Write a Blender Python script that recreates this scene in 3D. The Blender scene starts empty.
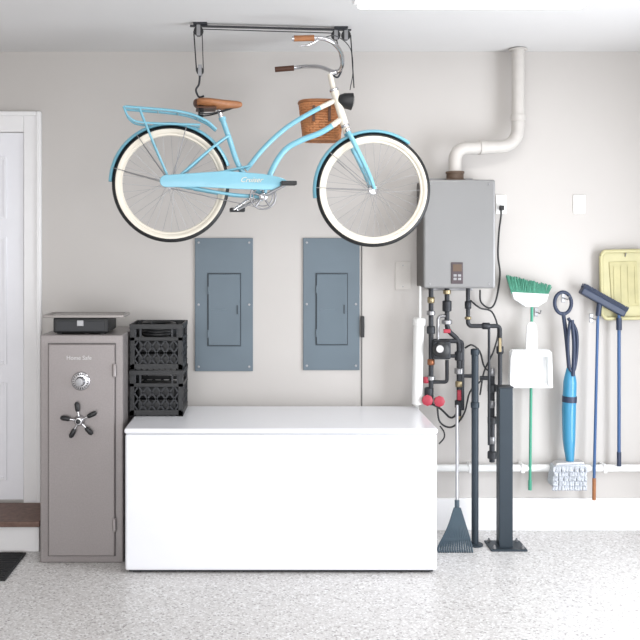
import bpy, bmesh, math, random
from mathutils import Vector, Matrix, Quaternion
random.seed(7)
scene = bpy.context.scene
try:
    scene.view_settings.view_transform = 'Standard'
    scene.view_settings.look = 'None'
except Exception: pass

# ------------------------------------------------------------------ survey
# Room: back wall is the plane y=0, floor z=0, metres.  The eye point is
# (0,-5.87,1.9).  at() turns a measured direction + a KNOWN depth into metres.
EYE_Y, EYE_Z, FP, CX, CY = -5.87, 1.9, 880.0, 265.0, 245.0
def sc(y): return FP/(y-EYE_Y)
def at(u, v, y):
    s = sc(y)
    return Vector(((u-CX)/s, y, EYE_Z-(v-CY)/s))
def X(u, y): return (u-CX)/sc(y)
def Z(v, y): return EYE_Z-(v-CY)/sc(y)

# ------------------------------------------------------------------ materials
def srgb(r, g, b):
    f = lambda c: (c/255/12.92) if c/255 <= .04045 else ((c/255+.055)/1.055)**2.4
    return (f(r), f(g), f(b), 1)
def mat(name, rgb, rough=.5, metal=0, var=.04, scale=12, bump=0.0, bscale=80, coat=0, emit=0):
    m = bpy.data.materials.new(name); m.use_nodes = True
    nt = m.node_tree; b = nt.nodes['Principled BSDF']
    c = srgb(*rgb)
    tc = nt.nodes.new('ShaderNodeTexCoord')
    n = nt.nodes.new('ShaderNodeTexNoise'); n.inputs['Scale'].default_value = scale
    n.inputs['Detail'].default_value = 3
    nt.links.new(tc.outputs['Object'], n.inputs['Vector'])
    r = nt.nodes.new('ShaderNodeValToRGB')
    r.color_ramp.elements[0].position = .3; r.color_ramp.elements[1].position = .7
    r.color_ramp.elements[0].color = (c[0]*(1-var), c[1]*(1-var), c[2]*(1-var), 1)
    r.color_ramp.elements[1].color = (min(1, c[0]*(1+var)), min(1, c[1]*(1+var)), min(1, c[2]*(1+var)), 1)
    nt.links.new(n.outputs['Fac'], r.inputs['Fac'])
    nt.links.new(r.outputs['Color'], b.inputs['Base Color'])
    b.inputs['Roughness'].default_value = rough
    b.inputs['Metallic'].default_value = metal
    if coat: b.inputs['Coat Weight'].default_value = coat
    if bump:
        n2 = nt.nodes.new('ShaderNodeTexNoise'); n2.inputs['Scale'].default_value = bscale
        nt.links.new(tc.outputs['Object'], n2.inputs['Vector'])
        bp = nt.nodes.new('ShaderNodeBump'); bp.inputs['Strength'].default_value = bump
        bp.inputs['Distance'].default_value = .004
        nt.links.new(n2.outputs['Fac'], bp.inputs['Height'])
        nt.links.new(bp.outputs['Normal'], b.inputs['Normal'])
    if emit:
        b.inputs['Emission Color'].default_value = (1, 1, 1, 1)
        b.inputs['Emission Strength'].default_value = emit
    return m

M = {}
M['wall'] = mat('wall_paint', (190, 186, 182), .85, var=.012, scale=1.5, bump=.08, bscale=120)
M['ceil'] = mat('ceiling_paint', (208, 207, 206), .9, var=.01, scale=2)
M['trim'] = mat('trim_white', (230, 229, 229), .4, var=.01)
M['door'] = mat('door_white', (230, 230, 234), .4, var=.01)
M['tread'] = mat('step_wood', (112, 88, 78), .6, var=.2, scale=30)
M['rubber'] = mat('rubber_black', (34, 34, 36), .8, var=.15, bump=.6, bscale=200)
M['safe'] = mat('safe_paint', (144, 138, 137), .38, .35, var=.05, scale=140, bump=.15, bscale=300)
M['safe_dk'] = mat('safe_dark', (90, 86, 85), .5, .2)
M['chrome'] = mat('chrome', (200, 200, 203), .18, 1)
M['spoke'] = mat('spoke_steel', (150, 150, 152), .35, .9)
M['steel'] = mat('steel_grey', (150, 150, 152), .35, .8)
M['blk'] = mat('black_plastic', (24, 25, 27), .45)
M['blk2'] = mat('dark_plastic', (38, 40, 44), .5)
M['alu'] = mat('aluminium', (188, 186, 186), .35, .5)
M['tray'] = mat('tray_grey', (140, 135, 132), .35, .4)
M['white'] = mat('white_enamel', (231, 232, 236), .3, var=.005, coat=.3)
M['white2'] = mat('white_plastic', (234, 236, 236), .45)
M['gask'] = mat('gasket_grey', (196, 198, 202), .7)
M['panel'] = mat('panel_bluegrey', (93, 106, 115), .45, .15, var=.05, scale=3)
M['panel2'] = mat('panel_door', (86, 99, 108), .4, .2, var=.05, scale=3)
M['panel_dk'] = mat('panel_gap', (54, 64, 72), .6)
M['heater'] = mat('heater_silver', (134, 134, 134), .42, .6, var=.03, scale=2)
M['heater_dk'] = mat('heater_side', (92, 88, 86), .45, .4)
M['pvc'] = mat('vent_pvc', (190, 186, 181), .6)
M['pvcw'] = mat('pvc_white', (226, 226, 224), .45)
M['brown'] = mat('collar_brown', (92, 74, 60), .6)
M['copper'] = mat('copper', (140, 92, 66), .4, .8)
M['iron'] = mat('black_iron', (48, 50, 54), .5, .4, var=.15)
M['red'] = mat('valve_red', (156, 40, 58), .45)
M['brass'] = mat('brass', (158, 144, 114), .35, .8)
M['slate'] = mat('slate_steel', (42, 52, 60), .5, .3)
M['slate2'] = mat('slate_plastic', (52, 68, 78), .5)
M['blue'] = mat('bike_blue', (118, 178, 197), .28, 0, var=.02, coat=.5)
M['cream'] = mat('bike_cream', (218, 211, 197), .4, var=.02)
M['leather'] = mat('leather_brown', (150, 98, 60), .5, var=.12, scale=40)
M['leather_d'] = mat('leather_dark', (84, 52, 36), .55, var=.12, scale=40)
M['wick'] = mat('wicker', (182, 122, 78), .65, var=.2, scale=60)
M['green'] = mat('broom_green', (64, 134, 110), .6, var=.2, scale=80)
M['greenh'] = mat('handle_green', (64, 146, 120), .4)
M['navy'] = mat('navy_plastic', (36, 48, 72), .45)
M['blueh'] = mat('handle_blue', (50, 84, 128), .4)
M['cyan'] = mat('mop_cyan', (52, 132, 168), .35, coat=.3)
M['cloth'] = mat('mop_cloth', (182, 186, 192), .95, var=.18, scale=90, bump=.8, bscale=160)
M['khaki'] = mat('khaki_plastic', (182, 176, 134), .5, var=.06)
M['khaki_d'] = mat('khaki_dark', (172, 165, 120), .5, var=.1)
M['plate'] = mat('wall_plate', (238, 238, 236), .4)
M['lamp'] = mat('lamp_diffuser', (255, 255, 255), .5, emit=3.0)
M['glass'] = mat('grey_label', (70, 60, 64), .3)

# floor: flake epoxy
fm = bpy.data.materials.new('epoxy_flake_floor'); fm.use_nodes = True
nt = fm.node_tree; b = nt.nodes['Principled BSDF']
tc = nt.nodes.new('ShaderNodeTexCoord')
def ramp(pts, const=False):
    r = nt.nodes.new('ShaderNodeValToRGB')
    if const: r.color_ramp.interpolation = 'CONSTANT'
    while len(r.color_ramp.elements) < len(pts): r.color_ramp.elements.new(.5)
    for e, (p, c) in zip(r.color_ramp.elements, pts):
        e.position = p; e.color = c
    return r
v = nt.nodes.new('ShaderNodeTexVoronoi'); v.inputs['Scale'].default_value = 105
nt.links.new(tc.outputs['Object'], v.inputs['Vector'])
sep = nt.nodes.new('ShaderNodeSeparateColor'); nt.links.new(v.outputs['Color'], sep.inputs[0])
r1 = ramp([(0, srgb(150, 146, 144)), (.06, srgb(178, 175, 173)), (.2, srgb(194, 191, 189)),
           (.6, srgb(202, 200, 198)), (.85, srgb(218, 217, 216))], True)
nt.links.new(sep.outputs[0], r1.inputs['Fac'])
n = nt.nodes.new('ShaderNodeTexNoise'); n.inputs['Scale'].default_value = 1.2
nt.links.new(tc.outputs['Object'], n.inputs['Vector'])
r2 = ramp([(.3, (.95, .95, .95, 1)), (.7, (1, 1, 1, 1))])
nt.links.new(n.outputs['Fac'], r2.inputs['Fac'])
mx = nt.nodes.new('ShaderNodeMix'); mx.data_type = 'RGBA'; mx.blend_type = 'MULTIPLY'
mx.inputs[0].default_value = 1
nt.links.new(r1.outputs['Color'], mx.inputs[6]); nt.links.new(r2.outputs['Color'], mx.inputs[7])
nt.links.new(mx.outputs[2], b.inputs['Base Color'])
b.inputs['Roughness'].default_value = .34
M['floor'] = fm

# ------------------------------------------------------------------ builders
def group(name, loc=(0, 0, 0)):
    e = bpy.data.objects.new(name, None)
    e.empty_display_size = .1; e.location = loc
    scene.collection.objects.link(e); return e
def mk(par, name, verts, faces, m, smooth=False, bevel=0, mats=None, midx=None):
    me = bpy.data.meshes.new(name); me.from_pydata([tuple(v) for v in verts], [], faces)
    bm = bmesh.new(); bm.from_mesh(me)
    bmesh.ops.recalc_face_normals(bm, faces=bm.faces)
    bm.to_mesh(me); bm.free()
    for mm in (mats or [m]): me.materials.append(M[mm] if isinstance(mm, str) else mm)
    if midx:
        for p, i in zip(me.polygons, midx): p.material_index = i
    if smooth:
        for p in me.polygons: p.use_smooth = True
    o = bpy.data.objects.new(name, me); scene.collection.objects.link(o)
    if par is not None:
        o.parent = par
        o.matrix_parent_inverse = Matrix.Translation(par.location).inverted()
    if bevel:
        md = o.modifiers.new('bevel', 'BEVEL'); md.width = bevel; md.segments = 2
        md.limit_method = 'ANGLE'; md.angle_limit = math.radians(40)
    return o
CUBEF = [(0, 1, 3, 2), (4, 6, 7, 5), (0, 4, 5, 1), (2, 3, 7, 6), (0, 2, 6, 4), (1, 5, 7, 3)]
def boxv(x, y, z):
    return [Vector((a, b_, c)) for a in x for b_ in y for c in z]
def box(par, name, x, y, z, m, bevel=.004):
    return mk(par, name, boxv(sorted(x), sorted(y), sorted(z)), CUBEF, m, bevel=bevel)
def boxes(par, name, lst, m, bevel=0):
    V, F = [], []
    for vv in lst:
        o = len(V); V += vv; F += [tuple(i+o for i in f) for f in CUBEF]
    return mk(par, name, V, F, m, bevel=bevel)
def bar(a, b_, w, t, nrm=Vector((0, 1, 0))):
    """rectangular bar verts from a to b"""
    a, b_ = Vector(a), Vector(b_); d = (b_-a).normalized()
    n_ = (nrm-d*nrm.dot(d)).normalized(); s = d.cross(n_)
    return [p+s*i*w/2+n_*j*t/2 for p in (a, b_) for i in (-1, 1) for j in (-1, 1)]
def catmull(P, k=6):
    P = [Vector(p) for p in P]
    if len(P) < 3: return P
    Q = [P[0]*2-P[1]]+P+[P[-1]*2-P[-2]]; out = []
    for i in range(1, len(Q)-2):
        p0, p1, p2, p3 = Q[i-1:i+3]
        for j in range(k):
            t = j/k
            out.append(.5*((2*p1)+(p2-p0)*t+(2*p0-5*p1+4*p2-p3)*t*t+(3*p1-p0-3*p2+p3)*t**3))
    out.append(P[-1]); return out
def fillet(P, r, k=8):
    P = [Vector(p) for p in P]; out = [P[0]]
    for i in range(1, len(P)-1):
        a, b_, c = P[i-1:i+2]
        l = min(r, (a-b_).length*.49, (c-b_).length*.49)
        s, e = b_+(a-b_).normalized()*l, b_+(c-b_).normalized()*l
        for j in range(k+1):
            t = j/k; out.append(s*(1-t)**2+b_*2*t*(1-t)+e*t*t)
    out.append(P[-1]); return out
def tubedata(P, r, seg=12, radii=None, flat=None):
    P = [Vector(p) for p in P]; V, F = [], []
    n_ = len(P); T = []
    for i in range(n_):
        T.append((P[min(i+1, n_-1)]-P[max(i-1, 0)]).normalized())
    up = Vector((0, 1, 0)) if abs(T[0].y) < .9 else Vector((0, 0, 1))
    N = (up-T[0]*up.dot(T[0])).normalized()
    for i in range(n_):
        if i:
            N = (N-T[i]*N.dot(T[i])).normalized()
        B_ = T[i].cross(N)
        rr = r if radii is None else radii[i] if len(radii) == n_ else (
            lambda t: radii[int(t)]*(1-t % 1)+radii[min(int(t)+1, len(radii)-1)]*(t % 1))(i/(n_-1)*(len(radii)-1))
        for j in range(seg):
            a = 2*math.pi*j/seg
            V.append(P[i]+N*math.cos(a)*rr*(flat or 1)+B_*math.sin(a)*rr)
    for i in range(n_-1):
        for j in range(seg):
            k = (j+1) % seg
            F.append((i*seg+j, i*seg+k, (i+1)*seg+k, (i+1)*seg+j))
    F.append(tuple(range(seg))[::-1]); F.append(tuple((n_-1)*seg+j for j in range(seg)))
    return V, F
def addsharp(o):
    try:
        md = o.modifiers.new('es', 'EDGE_SPLIT'); md.split_angle = math.radians(50)
    except Exception: pass
    return o
def tube(par, name, P, r, m, seg=12, radii=None, smooth=False, fil=0, flat=None):
    if smooth: P = catmull(P)
    if fil: P = fillet(P, fil)
    V, F = tubedata(P, r, seg, radii, flat)
    return addsharp(mk(par, name, V, F, m, smooth=True))
def tubes(par, name, L, m, seg=8):
    V, F = [], []
    for P, r in L:
        v_, f_ = tubedata(P, r, seg); o = len(V)
        V += v_; F += [tuple(i+o for i in f) for f in f_]
    return addsharp(mk(par, name, V, F, m, smooth=True))
def lathe(par, name, prof, c, axis, m, seg=32):
    """prof: (r,h) list along axis from c"""
    axis = Vector(axis).normalized(); q = Vector((0, 0, 1)).rotation_difference(axis); c = Vector(c)
    V, F = [], []
    for (r, h) in prof:
        for j in range(seg):
            a = 2*math.pi*j/seg
            V.append(c+q @ Vector((r*math.cos(a), r*math.sin(a), h)))
    for i in range(len(prof)-1):
        for j in range(seg):
            k = (j+1) % seg
            F.append((i*seg+j, i*seg+k, (i+1)*seg+k, (i+1)*seg+j))
    F.append(tuple(range(seg))[::-1]); F.append(tuple((len(prof)-1)*seg+j for j in range(seg)))
    return addsharp(mk(par, name, V, F, m, smooth=True))
def prism(par, name, pts, d0, d1, m, bevel=.003):
    """pts: list of Vector in a plane; extruded by offsets d0,d1 (vectors)"""
    n_ = len(pts); V = [p+d0 for p in pts]+[p+d1 for p in pts]
    F = [tuple(range(n_))[::-1], tuple(range(n_, 2*n_))]
    F += [(i, (i+1) % n_, (i+1) % n_+n_, i+n_) for i in range(n_)]
    return mk(par, name, V, F, m, bevel=bevel)
def wprism(par, name, uv, y0, y1, m, bevel=.003):
    ym = min(y0, y1)
    pts = [at(u, v_, ym) for u, v_ in uv]
    return prism(par, name, pts, Vector((0, y0-ym, 0)), Vector((0, y1-ym, 0)), m, bevel)
def text(par, name, s, size, loc, m, rotz=0, shear=0):
    cu = bpy.data.curves.new(name, 'FONT'); cu.body = s; cu.size = size; cu.extrude = .0008
    cu.align_x = 'CENTER'; cu.align_y = 'CENTER'; cu.shear = shear
    o = bpy.data.objects.new(name+'_tmp', cu); scene.collection.objects.link(o)
    bpy.context.view_layer.update()
    me = bpy.data.meshes.new_from_object(o.evaluated_get(bpy.context.evaluated_depsgraph_get()))
    bpy.data.objects.remove(o)
    me.transform(Matrix.Translation(loc) @ Matrix.Rotation(rotz, 4, 'Z') @ Matrix.Rotation(math.pi/2, 4, 'X'))
    me.materials.clear(); me.materials.append(M[m])
    o = bpy.data.objects.new(name, me); scene.collection.objects.link(o); o.parent = par
    o.matrix_parent_inverse = Matrix.Translation(par.location).inverted()
    return o

# ------------------------------------------------------------------ room shell
H = 3.19; XL, XR, YB = -3.0, 3.0, -7.6
box(None, 'floor', (XL-.15, XR+.15), (YB, .15), (-.12, 0), 'floor', 0)
box(None, 'ceiling', (XL-.15, XR+.15), (YB, .15), (H, H+.12), 'ceil', 0)
box(None, 'wall_back', (XL-.15, XR+.15), (0, .15), (0, H), 'wall', 0)
box(None, 'wall_left', (XL-.15, XL), (YB, 0), (0, H), 'wall', 0)
# right wall with a side-door opening
OY0, OY1, OZ = -2.9, -1.0, 2.3
boxes(None, 'wall_right', [boxv((XR, XR+.15), (YB, OY0), (0, H)), boxv((XR, XR+.15), (OY1, 0), (0, H)),
                           boxv((XR, XR+.15), (OY0, OY1), (OZ, H))], 'wall')
boxes(None, 'trim_1', [boxv((XR-.02, XR), (OY0-.1, OY0), (0, OZ+.1)), boxv((XR-.02, XR), (OY1, OY1+.1), (0, OZ+.1)),
                       boxv((XR-.02, XR), (OY0, OY1), (OZ, OZ+.1))], 'trim', .003)
# front (garage door side): piers + header around the open overhead door
boxes(None, 'wall_front', [boxv((XL, XL+.35), (YB, YB+.15), (0, H)), boxv((XR-.35, XR), (YB, YB+.15), (0, H)),
                           boxv((XL+.35, XR-.35), (YB, YB+.15), (2.75, H))], 'wall')
box(None, 'baseboard_back', (X(420, 0), XR), (-.02, 0), (0, .215), 'trim', .004)
box(None, 'baseboard_left', (X(42, 0)+.005, -1.0), (-.02, 0), (0, .215), 'trim', .004)

# door
d = group('door_1', (-2.0, 0, .2))
dx1 = X(24, 0); dx0 = dx1-.82; dz0 = .205; dz1 = Z(133, 0)
box(d, 'slab', (dx0, dx1), (-.012, -.001), (dz0, dz1), 'door', .002)
pw = (dx1-dx0-.11*2-.09)/2
for i, (za, zb) in enumerate([(.13, .78), (.9, 1.75), (1.87, 2.28)]):
    for j in range(2):
        xa = dx0+.11+j*(pw+.09)
        fr = []
        z0_, z1_ = dz0+za, dz0+zb
        for q_ in [((xa, xa+.02), (z0_, z1_)), ((xa+pw-.02, xa+pw), (z0_, z1_)), ((xa+.0201, xa+pw-.0201), (z0_, z0_+.02)), ((xa+.0201, xa+pw-.0201), (z1_-.02, z1_))]:
            fr.append(boxv(q_[0], (-.02, -.0121), q_[1]))
        boxes(d, 'panel_mould_%d_%d' % (i, j), fr, 'door', .002)
        box(d, 'panel_%d_%d' % (i, j), (xa+.05, xa+pw-.05), (-.018, -.0121), (z0_+.05, z1_-.05), 'door', .004)
tr = group('trim_2', (-1.5, 0, 1))
cx1 = X(42, 0); cz1 = Z(112, 0)
box(tr, 'casing_right', (dx1+.004, cx1), (-.028, 0), (.0, cz1), 'trim', .006)
box(tr, 'casing_right_bead', (cx1-.03, cx1), (-.04, -.028), (.0, cz1), 'trim', .006)
box(tr, 'casing_left', (dx0-.117, dx0-.004), (-.028, 0), (.0, cz1), 'trim', .006)
box(tr, 'casing_head', (dx0-.004, dx1+.004), (-.028, 0), (dz1+.004, cz1), 'trim', .006)
box(tr, 'casing_head_bead', (dx0-.117, cx1-.03), (-.04, -.028), (cz1-.03, cz1), 'trim', .006)
st = group('door_step', (-2, -.2, 0))
box(st, 'riser_body', (-2.6, X(39, -.42)), (-.42, -.045), (0, .160), 'trim', .004)
box(st, 'tread', (-2.62, X(40, -.44)), (-.45, -.045), (.160, .195), 'tread', .006)
# mat
mt = group('door_mat', (-1.75, -.8, 0))
box(mt, 'rubber_base', (-2.3, X(19, -.62)), (-.9, -.46), (0.0, .012), 'rubber', .004)
boxes(mt, 'ribs', [boxv((-2.28, X(20, -.62)-.02), (-.88+i*.03, -.865+i*.03), (.012, .017)) for i in range(14)], 'rubber', 0)

# ------------------------------------------------------------------ safe
g = group('gun_safe', (-1.1, -.35, 0))
yf = -.61; sx0, sx1 = X(40, yf), X(123, yf); sz1 = Z(335, yf)
box(g, 'body', (sx0, sx1), (yf, -.06), (.0, sz1), 'safe', .008)
ax0, ax1, az0, az1 = X(49, yf), X(115, yf), Z(555, yf), Z(344, yf)
box(g, 'door_gap', (ax0-.006, ax1+.006), (yf-.002, yf+.01), (az0-.006, az1+.006), 'safe_dk', 0)
box(g, 'door_plate', (ax0, ax1), (yf-.02, yf), (az0, az1), 'safe', .006)
for i, v_ in enumerate((370, 524)):
    p = at(114, v_, yf)
    lathe(g, 'hinge_%d' % i, [(.008, 0), (.013, .004), (.013, .075), (.008, .08)], p+Vector((.004, -.018, -.04)), (0, 0, 1), 'safe', 16)
c = at(81, 381, yf-.02)
lathe(g, 'dial_ring', [(.056, 0), (.056, .006), (.05, .012), (.03, .014)], c, (0, -1, 0), 'chrome', 40)
lathe(g, 'dial_knob', [(.03, 0), (.03, .012), (.024, .03), (.0225, .034), (.004, .035)], c+Vector((0, -.012, 0)), (0, -1, 0), 'steel', 32)
tk = []
for i in range(20):
    a = i*math.pi/10; dv = Vector((math.cos(a), 0, math.sin(a)))
    tk.append(bar(c+dv*.038+Vector((0, -.0145, 0)), c+dv*.048+Vector((0, -.0145, 0)), .003, .002))
boxes(g, 'dial_marks', tk, 'blk')
c = at(80, 420, yf-.02)
lathe(g, 'handle_hub', [(.032, 0), (.034, .01), (.028, .03), (.02, .045), (.004, .047)], c, (0, -1, 0), 'chrome', 32)
lathe(g, 'handle_cap', [(.014, 0), (.014, .006), (.002, .008)], c+Vector((0, -.046, 0)), (0, -1, 0), 'blk', 24)
for i in range(5):
    a = math.radians(90+72*i+8); dv = Vector((math.cos(a), 0, math.sin(a)))
    q = c+Vector((0, -.025, 0))
    tube(g, 'spoke_%d' % i, [q+dv*.02, q+dv*.07], .006, 'chrome', 10)
    tube(g, 'spoke_grip_%d' % i, [q+dv*.055, q+dv*.065, q+dv*.1, q+dv*.112], .01, 'blk', 12, radii=[.009, .014, .015, .008])
text(g, 'nameplate_text', 'Home Safe', .034, at(79, 358, yf-.021), 'alu')

# items on the safe
g = group('document_box', (-1.1, -.35, sz1))
bx0, bx1 = X(53, -.57), X(108, -.57)
box(g, 'case', (bx0, bx1), (-.57, -.27), (sz1+.008, sz1+.10), 'blk', .01)
box(g, 'face', (bx0+.02, bx1-.02), (-.574, -.57), (sz1+.02, sz1+.08), 'blk2', .002)
boxes(g, 'feet', [boxv((a, a+.03), (b_, b_+.03), (sz1, sz1+.01)) for a in (bx0+.02, bx1-.05) for b_ in (-.55, -.32)], 'blk')
box(g, 'latch', ((bx0+bx1)/2-.02, (bx0+bx1)/2+.02), (-.58, -.572), (sz1+.05, sz1+.085), 'steel', .002)
g = group('flat_tray', (-1.1, -.4, sz1+.10))
tx0, tx1 = X(43, -.60), X(124, -.60); tz = sz1+.10
box(g, 'tray_base', (tx0+.015, tx1-.015), (-.585, -.39), (tz, tz+.01), 'alu', .004)
boxes(g, 'tray_rim', [boxv((tx0, tx1), (-.605, -.585), (tz+.001, tz+.02)), boxv((tx0, tx1), (-.39, -.37), (tz+.001, tz+.02)),
                      boxv((tx0, tx0+.02), (-.585, -.39), (tz+.001, tz+.02)), boxv((tx1-.02, tx1), (-.585, -.39), (tz+.001, tz+.02))], 'tray', .004)

# ------------------------------------------------------------------ chest freezer
g = group('chest_freezer', (.1, -.4, 0))
ff = -.785; fx0, fx1 = X(125, ff), X(437, ff); fz = .84
box(g, 'cabinet', (fx0, fx1), (ff, -.09), (.018, fz-.034), 'white', .012)
box(g, 'gasket', (fx0+.006, fx1-.006), (ff+.005, -.1), (fz-.036, fz-.028), 'gask', .002)
box(g, 'lid', (fx0-.004, fx1+.004), (ff-.010, -.075), (fz-.030, fz), 'white', .010)
box(g, 'base_skirt', (fx0+.02, fx1-.02), (ff+.02, -.11), (.006, .02), 'blk2', 0)
boxes(g, 'feet', [boxv((a, a+.05), (b_, b_+.05), (0, .02)) for a in (fx0+.04, fx1-.09) for b_ in (ff+.03, -.2)], 'blk')
for i, xx in enumerate((fx0+.3, fx1-.3)):
    box(g, 'hinge_%d' % i, (xx-.04, xx+.04), (-.088, -.06), (fz-.13, fz-.01), 'white2', .004)

# ------------------------------------------------------------------ milk crates
def crate(name, x0, x1, y0, y1, z0, h):
    g = group(name, ((x0+x1)/2, (y0+y1)/2, z0))
    B = []; t = .008
    for a in (x0, x1-.03):
        for b_ in (y0, y1-.03):
            B.append(boxv((a, a+.03), (b_, b_+.03), (z0, z0+h)))
    def ring(za, zb, ex=0):
        B.append(boxv((x0-ex, x1+ex), (y0-ex, y0+t), (za, zb))); B.append(boxv((x0-ex, x1+ex), (y1-t, y1+ex), (za, zb)))
        B.append(boxv((x0-ex, x0+t), (y0, y1), (za, zb))); B.append(boxv((x1-t, x1+ex), (y0, y1), (za, zb)))
    ring(z0+.002, z0+.04); ring(z0+h-.03, z0+h, .003); ring(z0+h*.64, z0+h*.72)
    boxes(g, 'frame', B, 'blk', .002)
    L = []
    za, zb = z0+.03, z0+h*.65
    def face(p0, p1, nrm):
        n_ = 6
        for k in range(-2, n_+1):
            for sgn in (1, -1):
                a, c_ = k/n_, (k+2)/n_
                zz0, zz1 = (za, zb) if sgn == 1 else (zb, za)
                f0, f1 = 0.0, 1.0
                if a < 0: f0 = (0-a)/(c_-a)
                if c_ > 1: f1 = (1-a)/(c_-a)
                if f1 <= f0: continue
                q0 = p0.lerp(p1, a+(c_-a)*f0); q1 = p0.lerp(p1, a+(c_-a)*f1)
                q0 = Vector((q0.x, q0.y, zz0+(zz1-zz0)*f0)); q1 = Vector((q1.x, q1.y, zz0+(zz1-zz0)*f1))
                L.append(bar(q0, q1, .009, .006, nrm))
        for f in (.1, .2, .8, .9):
            q = p0.lerp(p1, f)
            L.append(bar(Vector((q.x, q.y, z0+h*.68)), Vector((q.x, q.y, z0+h-.02)), .012, .006, nrm))
    e = .005
    face(Vector((x0, y0+e, 0)), Vector((x1, y0+e, 0)), Vector((0, 1, 0)))
    face(Vector((x0, y1-e, 0)), Vector((x1, y1-e, 0)), Vector((0, 1, 0)))
    face(Vector((x0+e, y0, 0)), Vector((x0+e, y1, 0)), Vector((1, 0, 0)))
    face(Vector((x1-e, y0, 0)), Vector((x1-e, y1, 0)), Vector((1, 0, 0)))
    n_ = 9
    for k in range(1, n_):
        xx = x0+(x1-x0)*k/n_; yy = y0+(y1-y0)*k/n_
        L.append(boxv((xx-.005, xx+.005), (y0, y1), (z0+.004, z0+.01)))
        L.append(boxv((x0, x1), (yy-.005, yy+.005), (z0+.004, z0+.01)))
    boxes(g, 'lattice', L, 'blk2', 0)
    return g
cx0, cx1_ = X(129.5, -.43), X(183, -.43)
crate('milk_crate', cx0, cx1_, -.43, -.11, fz, .285)
crate('milk_crate.001', cx0+.002, cx1_-.002, -.428, -.112, fz+.285, .285)
for q_, nm in ((0, 'folded_tarp'), (.285, 'folded_tarp.001')):
    g = group(nm, (cx0+.15, -.2, fz+q_))
    box(g, 'fold_1', (cx0+.03, cx1_-.03), (-.39, -.15), (fz+q_+.012, fz+q_+.1), 'blk', .02)
    box(g, 'fold_2', (cx0+.035, cx1_-.04), (-.38, -.16), (fz+q_+.1, fz+q_+.185), 'blk', .02)
g = group('coiled_cable', (cx0+.15, -.2, fz+.285))
cc = Vector(((cx0+cx1_)/2, -.27, fz+.285+.2))
tube(g, 'coil', [cc+Vector((.1*math.cos(a*.5), .1*math.sin(a*.5), a*.0014)) for a in range(0, 60)], .012, 'blk', 8)

# ------------------------------------------------------------------ breaker panels
def panel(name, u0, u1, v0, v1):
    g = group(name, (X((u0+u1)/2, 0), 0, Z((v0+v1)/2, 0)))
    y = -.012; x0, x1, z0, z1 = X(u0, 0), X(u1, 0), Z(v1, 0), Z(v0, 0)
    box(g, 'cover', (x0, x1), (y, -.001), (z0, z1), 'panel', .003)
    du0, du1, dv0, dv1 = u0+13.5, u1-13, v0+36, v1-26
    a0, a1, b0, b1 = X(du0, 0), X(du1, 0), Z(dv1, 0), Z(dv0, 0)
    box(g, 'door_gap', (a0-.008, a1+.008), (y-.002, y), (b0-.008, b1+.008), 'panel_dk', 0)
    box(g, 'door', (a0, a1), (y-.009, y-.001), (b0, b1), 'panel2', .003)
    box(g, 'latch', (a1-.022, a1-.012), (y-.013, y-.009), ((b0+b1)/2-.03, (b0+b1)/2+.03), 'panel_dk', .001)
    box(g, 'emboss', (a0+.02, a0+.12), (y-.0105, y-.009), ((b0+b1)/2-.004, (b0+b1)/2+.004), 'panel', .001)
    for i in range(2):
        box(g, 'hinge_%d' % i, (a0-.006, a0+.004), (y-.012, y-.001), (b0+.05+i*.29, b0+.1+i*.29), 'panel2', .001)
    k = 0
    for xx in (x0+.025, x1-.025):
        for zz in (z0+.03, (z0+z1)/2, z1-.03):
            lathe(g, 'screw_%d' % k, [(.008, 0), (.007, .003), (.001, .004)], (xx, y, zz), (0, -1, 0), 'steel', 12); k += 1
panel('breaker_panel', 195, 253, 238, 371)
panel('breaker_panel.001', 303, 359.5, 238, 370)
g = group('low_voltage_cord', (X(363, 0), 0, 1.4))
tube(g, 'cord', [at(361.8, 240, -.006), at(361.8, 300, -.006), at(361.8, 404, -.006), at(361.8, 414, -.006)], .0026, 'blk', 6)
box(g, 'strike', (X(360.4, 0), X(364, 0)), (-.03, -.001), (Z(337, 0), Z(316, 0)), 'blk', .003)

# ------------------------------------------------------------------ wall plates
def plate(name, u0, u1, v0, v1, kind):
    g = group(name, (X((u0+u1)/2, 0), 0, Z((v0+v1)/2, 0)))
    box(g, 'cover', (X(u0, 0), X(u1, 0)), (-.010, -.001), (Z(v1, 0), Z(v0, 0)), 'plate', .003)
    c = at((u0+u1)/2, (v0+v1)/2, -.010)
    if kind == 'switch':
        box(g, 'rocker', (c.x-.015, c.x+.015), (-.015, -.010), (c.z-.03, c.z+.03), 'white2', .003)
    elif kind == 'outlet':
        for i, dz in enumerate((-.02, .02)):
            lathe(g, 'receptacle_%d' % i, [(.016, 0), (.015, .002)], c+Vector((0, 0, dz)), (0, -1, 0), 'white2', 20)
            boxes(g, 'slots_%d' % i, [boxv((c.x+a, c.x+a+.002), (-.0135, -.012), (c.z+dz-.004, c.z+dz+.005)) for a in (-.007, .005)], 'blk')
    else:
        for i, dz in enumerate((-.07, .07)):
            lathe(g, 'screw_%d' % i, [(.005, 0), (.004, .002)], c+Vector((0, 0, dz)), (0, -1, 0), 'steel', 12)
    return g
plate('light_switch', 573, 585, 195, 213.5, 'switch')
plate('blank_cover_plate', 395, 411, 262, 290, 'blank').children[0].data.materials[0] = M['pvc']
plate('wall_outlet', 495.5, 506, 195, 214, 'outlet')

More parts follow.
